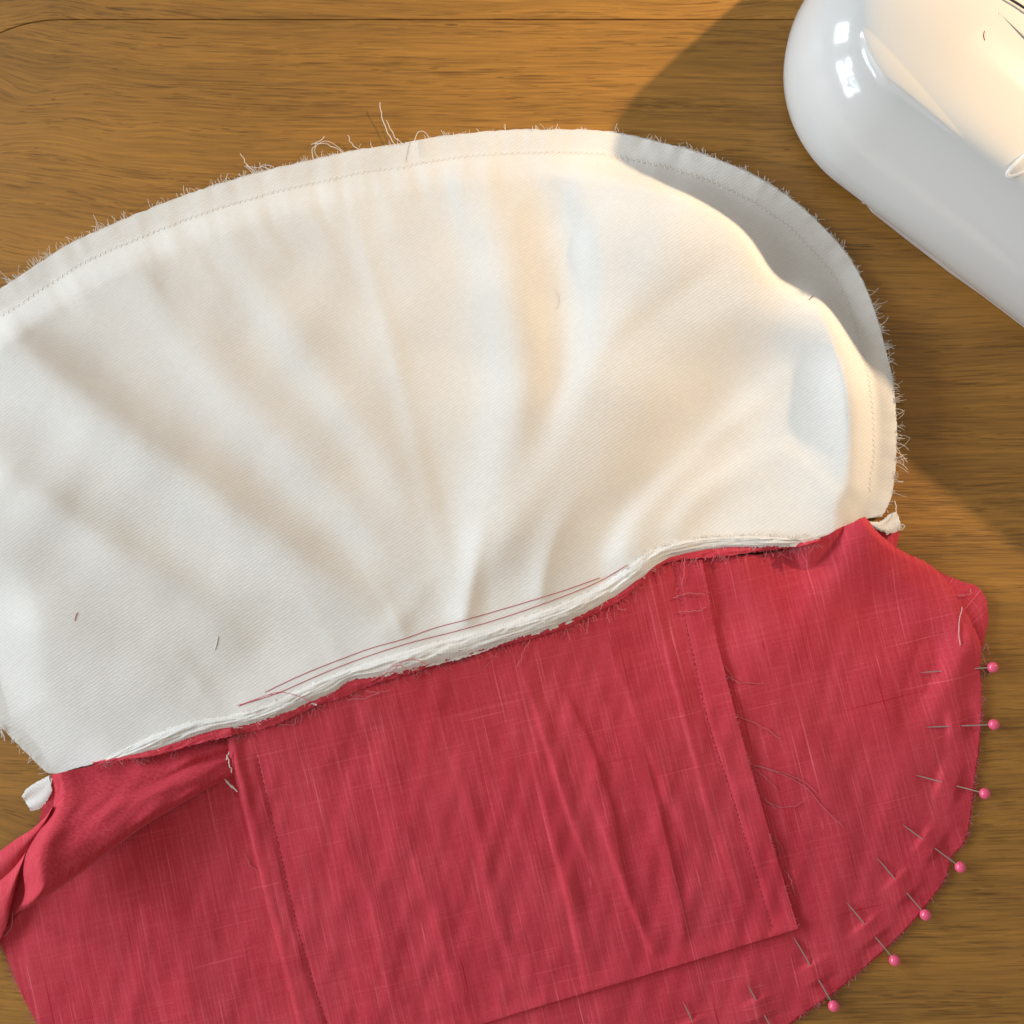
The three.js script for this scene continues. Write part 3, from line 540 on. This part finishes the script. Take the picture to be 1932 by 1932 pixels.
for (const [pts, r] of [
  [[[1668, 705, 8], [1676, 690, 8], [1678, 672, 8], [1675, 650, 9]], 0.14], [[[1680, 740, 8], [1686, 715, 8], [1684, 690, 7]], 0.13], [[[1688, 850, 4], [1702, 858, 3], [1712, 872, 2]], 0.16], [[[1690, 818, 4], [1704, 822, 3], [1718, 826, 2]], 0.16], [[[1690, 840, 4], [1700, 858, 3], [1706, 880, 2]], 0.15],
  [[[1690, 800, 4], [1698, 806, 3], [1703, 795, 3]], 0.13], [[[1684, 900, 4], [1694, 908, 3], [1704, 908, 2]], 0.13], [[[1632, 978, 11], [1640, 986, 11], [1644, 998, 9]], 0.18], [[[1676, 985, 8], [1690, 968, 8], [1688, 945, 7]], 0.16],
  [[[1688, 994, 7], [1700, 988, 7], [1706, 994, 7], [1700, 1001, 6.5], [1695, 996, 7]], 0.17], [[[1668, 998, 8.6], [1674, 1008, 7], [1680, 1004, 7]], 0.17], [[[98, 1468, 10], [96, 1484, 10], [97, 1498, 9.4]], 0.22], [[[2, 1372, 1.6], [6, 1385, 1.6], [9, 1398, 1.4]], 0.2], [[[0, 1366, 1.8], [2, 1380, 1.6], [3, 1392, 1.4]], 0.2],
]) loose(plainWhite, pts, r);
for (const pts of [[[1000, 1205], [990, 1225], [984, 1240], [976, 1258]], [[1065, 1180], [1072, 1195], [1076, 1208]], [[1112, 1160], [1110, 1180], [1106, 1196]], [[1120, 1158], [1120, 1172]], [[1150, 1146], [1146, 1160], [1150, 1175]], [[1160, 1140], [1172, 1150], [1182, 1148]],
  [[1292, 1052], [1290, 1080], [1286, 1105]], [[1280, 1155], [1305, 1153], [1325, 1150], [1332, 1146]], [[1270, 1128], [1300, 1120], [1330, 1122]], [[656, 1322], [690, 1316], [705, 1312], [716, 1308]], [[690, 1304], [715, 1306], [736, 1302]], [[560, 1352], [555, 1366], [540, 1368], [520, 1362]]]) loose(looseRed, pts, 0.17, 1.0, hPocket);
for (const pts of [[[1362, 1252], [1376, 1266], [1385, 1286], [1366, 1268]], [[1366, 1268], [1390, 1286], [1420, 1290], [1440, 1288]], [[1392, 1352], [1420, 1362], [1450, 1378], [1472, 1394]], [[1420, 1444], [1470, 1458], [1515, 1482], [1545, 1515], [1570, 1538], [1590, 1558]], [[1420, 1444], [1460, 1453], [1510, 1470], [1540, 1495]], [[1422, 1448], [1450, 1472], [1465, 1488]], [[1440, 1508], [1470, 1522], [1500, 1520], [1516, 1512]], [[1442, 1505], [1456, 1518], [1464, 1526]], [[1462, 1580], [1474, 1600], [1470, 1615]], [[1480, 1640], [1492, 1660], [1500, 1690]]]) loose(looseRed, pts, 0.13, 0.5, hLining);
loose(pinkThread, [[1815, 1145], [1812, 1165], [1808, 1185], [1812, 1217]], 0.26, 0.6, hLining);
loose(looseRed, [[1806, 1125, 4.5], [1820, 1123, 4.6], [1830, 1121, 4.4], [1832, 1110, 4.2]], 0.18);
for (const pts of [[[1850, 1232, 1.5], [1860, 1250, 1], [1868, 1268, 0.6], [1866, 1272, 0.5]], [[1854, 1228, 1.6], [1862, 1215, 1.4], [1866, 1236, 0.8]], [[1848, 1256, 1.3], [1858, 1268, 0.9], [1858, 1278, 0.6]]]) loose(pinkThread, pts, 0.13);
for (const pts of [[[448, 1331], [480, 1320], [520, 1306], [550, 1308], [572, 1318], [596, 1328]], [[450, 1333], [490, 1316], [530, 1307]], [[735, 1272], [760, 1250], [785, 1244], [806, 1254]], [[720, 1282], [740, 1256], [780, 1262], [800, 1250]], [[700, 1285], [730, 1270], [758, 1268]]]) loose(looseRed, pts, 0.16, 3.2, (x, y) => hWhite(x, y));
for (const pts of [[[432, 1418, 7], [427, 1432, 6], [424, 1446, 5], [422, 1452, 4.5]], [[428, 1424, 7], [434, 1442, 6], [437, 1458, 5.5]], [[424, 1470, 4.6], [432, 1480, 4.6], [446, 1490, 4.4]], [[426, 1474, 4.4], [438, 1484, 4.6], [448, 1494, 4.6]], [[560, 1325, 9], [600, 1328, 9], [575, 1332, 8.6]], [[500, 1340, 9], [520, 1330, 10], [518, 1316, 9.5]]]) loose(plainWhite, pts, 0.24);
{
  const a = spaced(stripTop, 200), b = spaced(stripBot, 200);
  for (let k = 0; k < 16; k++) {
    const i0 = 20 + Math.floor(rnd() * 150), n = 6 + Math.floor(rnd() * 18), t0 = rr(0.2, 0.8), t1 = clamp(t0 + rr(-0.3, 0.3), 0.1, 0.9);
    loose(plainWhite, [0, 0.33, 0.67, 1].map((q) => { const i = i0 + Math.round(q * n), t = lerp(t0, t1, q); return [lerp(a[i][0], b[i][0], t), lerp(a[i][1], b[i][1], t), hStrip(lerp(a[i][0], b[i][0], t), lerp(a[i][1], b[i][1], t), i / 200, t) + 0.35 + 0.4 * Math.sin(q * Math.PI)]; }), rr(0.1, 0.16));
  }
}
loose(pinkThread, [[24, 1722, 2.6], [23, 1745, 2.4], [14, 1762, 2.2], [0, 1770, 2]], 0.12);
loose(looseRed, [[476, 1620], [484, 1640], [500, 1652]].map(([x, y]) => [x - 14, y - 10]), 0.14, 0.5, hLining);

// ---------------------------------------------------------------- pins
const steel = new THREE.MeshStandardMaterial({ color: new THREE.Color().setRGB(0.62, 0.60, 0.57), metalness: 1, roughness: 0.28 }); steel.name = 'pin steel';
const pearl = new THREE.MeshPhysicalMaterial({ color: new THREE.Color().setRGB(0.88, 0.10, 0.22), roughness: 0.32, clearcoat: 0.5, clearcoatRoughness: 0.2, sheen: 0.3, sheenColor: new THREE.Color(0xffc0d0) }); pearl.name = 'pink pin head';
const HEAD = new THREE.SphereGeometry(0.00235, 28, 20);
PINS.forEach(([a, b, c, d, label]) => {
  const t = thing('dressmaking_pin', label, 'pin', 'pink-headed pins along the curved red edge');
  const head = plan(a[0], a[1], 2.5), tip = plan(d[0], d[1], pinTip(d));
  t.position.copy(head);
  mesh('head', HEAD, pearl, t);
  const v = tip.clone().sub(head), L = v.length();
  const g = new THREE.LatheGeometry([[0, L], [0.00007, L - 0.0006], [0.00028, L - 0.0035], [0.0003, L - 0.006], [0.0003, 0.001], [0, 0.001]].map(([x, y]) => new THREE.Vector2(x, y)), 10);
  const s = mesh('shaft', g, steel, t);
  s.quaternion.setFromUnitVectors(new THREE.Vector3(0, 1, 0), v.normalize());
});

// ---------------------------------------------------------------- sewing machine
const machine = thing('sewing_machine', 'glossy white rounded sewing machine body standing on the table beyond the fabric', 'sewing machine');
const U = new THREE.Vector2(0.779, 0.627), V = new THREE.Vector2(0.627, -0.779);        // along the long side, and away from the cloth
let machineTop;
const EDGE_V = (() => { const p = plan(1750, 461, 18); return p.x * V.x + p.z * V.y; })(), EDGE_U = (() => { const p = plan(1478, 170, 18); return p.x * U.x + p.z * U.y; })();
{
  const LEN = 0.34, WID = 0.15, R = 0.062;
  const u0 = EDGE_U - 0.0185, v0 = EDGE_V;
  const ring = (d, n = 900) => {                                          // rounded rectangle inset by d, in (u, v)
    const r = Math.max(R - d, 0.004), a = u0 + d, b = u0 + LEN - d, c = v0 + d, e = v0 + WID - d, out = [];
    const corners = [[a + r, c + r, Math.PI], [b - r, c + r, 1.5 * Math.PI], [b - r, e - r, 0], [a + r, e - r, 0.5 * Math.PI]];
    const per = [[0.20, 0.34], [0.04, 0.16], [0.04, 0.06], [0.06, 0.10]];  // share of samples: arc, following side
    corners.forEach(([cx, cy, s], k) => {
      const na = Math.round(per[k][0] * n), ns = Math.round(per[k][1] * n), [nx, ny, ns0] = corners[(k + 1) % 4];
      for (let i = 0; i < na; i++) { const t = s + i / na * Math.PI / 2; out.push([cx + r * Math.cos(t), cy + r * Math.sin(t)]); }
      const p = [cx + r * Math.cos(s + Math.PI / 2), cy + r * Math.sin(s + Math.PI / 2)], q = [nx + r * Math.cos(ns0), ny + r * Math.sin(ns0)];
      for (let i = 0; i < ns; i++) out.push([lerp(p[0], q[0], i / ns), lerp(p[1], q[1], i / ns)]);
    });
    return out;
  };
  const prof = [[0.010, 3], [0.006, 4], [0.003, 6.5], [0.001, 11], [0, 18], [0.0004, 25], [0.0016, 32], [0.0036, 39], [0.0066, 45.5], [0.0103, 51], [0.0145, 55.6], [0.0178, 58.3], [0.0194, 59.4]];
  for (let d = 0.0200; d < 0.036; d += 0.0004) prof.push([d, null]);
  for (let d = 0.037; d < 0.073; d += 0.0015) prof.push([d, null]);
  const fall = (e, k, m) => { e = Math.max(0, e) * 1; const q = m * 1000 / (2 * k), y = e < q ? k * e * e : k * q * q + m * 1000 * (e - q); return 34 * (1 - Math.exp(-y / 34)); };
  const lean = (v) => fall(v - v0 - 0.043, 5000, 0.30);
  const top = (u, v, d) => {                                              // a low crown that falls away to the far side
    const a = (v - v0), b = (u - u0);
    let h = 59.7 + 2.2 * (1 - Math.exp(-(d - 0.02) / 0.004)) + 4.4 * (1 - Math.exp(-(d - 0.02) / 0.026)) - fall(b - 0.03, 3000, 0.24) * sst(0.022, 0.06, a);
    // raised grip bar beside the edge
    const m = plan(1600, 95, 60), k = u - (m.x * U.x + m.z * U.y), w = (a - 0.0212);
    const len = 0.058, width = lerp(0.0125, 0.0008, clamp(k / len));
    if (k > -0.004 && k < len && w > -0.001 && w < width + 0.002) {
      const ends = sst(-0.004, 0.001, k) * sst(len, len - 0.004, k);
      h += 3.1 * ends * (width / 0.0115) * (1 - clamp(w / width)) * sst(-0.0012, 0.0004, w);
    }
    return h;
  };
  machineTop = (x, y) => {
    let h = 62;
    for (let k = 0; k < 8; k++) { const p = plan(x, y, h), u = p.x * U.x + p.z * U.y, v = p.x * V.x + p.z * V.y; h = top(u, v, clamp(Math.min(v - v0, u - u0), 0.02, 0.07)) - lean(v); }
    return h;
  };
  const pos = [], idx = [], n = 900; let N = 0;
  prof.forEach(([d, h]) => { const r = ring(d, n); N = r.length; r.forEach(([u, v]) => pos.push(u * U.x + v * V.x, ((h === null ? top(u, v, d) : h) - lean(v) * (h === null ? 1 : sst(18, 50, h))) / 1000, u * U.y + v * V.y)); });
  for (let j = 0; j < prof.length - 1; j++) for (let i = 0; i < N; i++) { const a = j * N + i, b = j * N + (i + 1) % N; idx.push(a, a + N, b, b, a + N, b + N); }
  const last = (prof.length - 1) * N;
  for (let i = 1; i < N - 1; i++) idx.push(last, last + i + 1, last + i);
  const g = new THREE.BufferGeometry();
  g.setAttribute('position', new THREE.Float32BufferAttribute(pos, 3)); g.setIndex(idx); g.computeVertexNormals();
  // outward orientation
  if (g.attributes.normal.getY(20 * N) < 0) { for (let i = 0; i < idx.length; i += 3) { const t = idx[i]; idx[i] = idx[i + 1]; idx[i + 1] = t; } g.setIndex(idx); g.computeVertexNormals(); }
  mesh('housing', g, housingWhite, machine);
  // base plate, showing as a thin lip under the long side
  const lip = new THREE.Shape();
  const toUV = (x, y, h) => { const p = plan(x, y, h); return [p.x * U.x + p.z * U.y, p.x * V.x + p.z * V.y]; };
  const pts = [toUV(1640, 383, 3), toUV(1650, 396, 3), toUV(1716, 448, 3), toUV(1798, 511, 3), toUV(1862, 556, 3)];
  lip.moveTo(pts[0][0], pts[0][1] + 0.012); pts.forEach(([a, b]) => lip.lineTo(a, b)); lip.lineTo(u0 + LEN - 0.05, v0 + 0.006); lip.lineTo(u0 + LEN - 0.05, v0 + WID - 0.02); lip.lineTo(pts[0][0], v0 + WID - 0.02);
  const lg = new THREE.ExtrudeGeometry(lip, { depth: 0.0024, bevelEnabled: true, bevelSize: 0.0005, bevelThickness: 0.0005, bevelSegments: 2 });
  const lp = lg.attributes.position;
  for (let i = 0; i < lp.count; i++) { const u = lp.getX(i), v = lp.getY(i), z = lp.getZ(i); lp.setXYZ(i, u * U.x + v * V.x, 0.0007 + z, u * U.y + v * V.y); }
  lg.computeVertexNormals();
  mesh('base_plate', lg, new THREE.MeshStandardMaterial({ color: new THREE.Color().setRGB(0.60, 0.54, 0.50), roughness: 0.5 }), machine);
  const nub = plan(1634, 377, 3); mesh('foot', new THREE.SphereGeometry(0.0013, 14, 10).translate(nub.x, 0.0013, nub.z), plainWhite, machine);
  // lip of the cover further along and the clear thread guide
  const tubeAt = (pts, r) => new THREE.TubeGeometry(new THREE.CatmullRomCurve3(pts.map(([x, y, up]) => plan(x, y, machineTop(x, y) + up))), 40, r, 8);
  mesh('cover_lip', tubeAt([[1868, -20, 0], [1892, -2, 0], [1915, 12, 0], [1940, 28, 0], [1975, 40, 0]], 0.0006), housingWhite, machine);
  mesh('cover_seam', tubeAt([[1872, -26, 0.2], [1897, -8, 0.2], [1920, 6, 0.2], [1945, 21, 0], [1980, 32, 0]], 0.0004), darkGap, machine);
  const clear = new THREE.MeshPhysicalMaterial({ color: 0xffffff, roughness: 0.1, transmission: 0.6, thickness: 0, ior: 1.45, specularIntensity: 1 });
  mesh('thread_guide', tubeAt([[1945, 284, 0.3], [1930, 294, 1.0], [1914, 310, 1.4], [1902, 324, 1.0], [1901, 331, 0.6], [1912, 332, 0.5], [1935, 322, 0.3]], 0.0007), clear, machine);
}

// ---------------------------------------------------------------- stray fibres on the cloth and on the machine
function lint(label, pts, on, r, mat) { const m = mesh(numbered('lint_fibre'), fibre(pts.map(([x, y]) => [x, y, on(x, y) + r]), r, 14, 5), mat, scene, { label, category: 'lint fibre' }); return m; }
lint('curled white fibre lying mid-panel on the white cloth', [[1048, 545], [1054, 560], [1053, 574], [1047, 583]], hWhite, 0.12, plainWhite);
lint('short red fibre on the white cloth near the left side', [[146, 1156], [143, 1163], [141, 1171]], hWhite, 0.13, redThread);
lint('straight white fibre on the white cloth above the stitched seam', [[411, 1200], [409, 1212], [405, 1226]], hWhite, 0.17, plainWhite);
lint('short brown fibre on the puffed fold near the machine', [[1526, 566], [1530, 562], [1534, 558]], hWhite, 0.14, darkGap);
lint('tiny reddish fibre stuck on top of the white machine', [[1858, 58], [1856, 66], [1858, 76]], machineTop, 0.13, darkRedThread);

// ---------------------------------------------------------------- the lamp and the window that light the table
{
  const lamp = thing('table_lamp', 'warm shaded lamp standing beyond the sewing machine', 'lamp');
  lamp.position.copy(LAMP); lamp.lookAt(LAMP_AIM);                        // +z looks at the table
  mesh('bulb', new THREE.SphereGeometry(0.022, 24, 16), new THREE.MeshStandardMaterial({ color: 0x221100, emissive: new THREE.Color().setRGB(1, 0.72, 0.38), emissiveIntensity: 30 }), lamp).castShadow = false;
  const shade = new THREE.LatheGeometry([[0.02, -0.08], [0.03, -0.06], [0.07, 0.0], [0.10, 0.06], [0.102, 0.062], [0.072, -0.002], [0.032, -0.064], [0.02, -0.084]].map(([x, y]) => new THREE.Vector2(x, y)), 40).rotateX(Math.PI / 2);
  mesh('lamp_shade', shade, new THREE.MeshStandardMaterial({ color: 0x3a3530, roughness: 0.6, side: THREE.DoubleSide }), lamp);
  const frameMat = new THREE.MeshStandardMaterial({ color: 0xd8d4cc, roughness: 0.6 }), paneMat = new THREE.MeshStandardMaterial({ color: 0x223344, emissive: new THREE.Color().setRGB(0.88, 0.95, 1.0), emissiveIntensity: 2 });
  WINDOWS.forEach(({ l, w, h }, i) => {
    const win = thing('window', i ? 'narrower daylit window farther along the wall' : 'wide daylit window at the left of the table', 'window');
    win.position.copy(l.position); win.quaternion.copy(l.quaternion); win.rotateY(Math.PI);      // its front looks at the table
    mesh('window_pane', new THREE.BoxGeometry(w + 0.04, h + 0.04, 0.004).translate(0, 0, -0.012), paneMat, win);
    const bars = [[w + 0.1, 0.05, 0, h / 2 + 0.025], [w + 0.1, 0.05, 0, -h / 2 - 0.025], [0.05, h, w / 2 + 0.025, 0], [0.05, h, -w / 2 - 0.025, 0], [0.03, h, w / 6, 0], [0.03, h, -w / 6, 0]];
    for (const [bw, bh, x, y] of bars) mesh('window_bar', new THREE.BoxGeometry(bw, bh, 0.03).translate(x, y, 0.02), frameMat, win);
  });
}
{
  const plant = thing('houseplant', 'leafy green houseplant on the sill of the wide window', 'plant');
  plant.position.set(-1.88, 0.36, 0.10);
  const leafMat = new THREE.MeshStandardMaterial({ color: new THREE.Color().setRGB(0.06, 0.12, 0.04), roughness: 0.6, side: THREE.DoubleSide });
  const leaf = new THREE.SphereGeometry(0.1, 10, 6).scale(0.04, 1, 0.26);
  for (let k = 0; k < 44; k++) { const m = mesh('leaf', leaf, leafMat, plant); m.position.set(rr(-0.03, 0.03), rr(0.12, 0.7), rr(-0.5, 0.5)); m.rotation.set(rr(0.4, 1.1), rr(-0.4, 0.4), rr(-0.2, 0.2)); m.scale.setScalar(rr(0.7, 1.3)); }
  for (let k = 0; k < 4; k++) mesh('stem', new THREE.CylinderGeometry(0.004, 0.006, 0.6, 8).rotateX(rr(-0.5, 0.5)).translate(0, 0.3, rr(-0.2, 0.2)), leafMat, plant);
  mesh('pot', new THREE.LatheGeometry([[0, 0], [0.06, 0], [0.08, 0.1], [0.072, 0.1], [0, 0.09]].map(([x, y]) => new THREE.Vector2(x, y)), 28).translate(0, -0.06, 0), new THREE.MeshStandardMaterial({ color: 0xa0583c, roughness: 0.8 }), plant);
}
renderer.render(scene, camera);
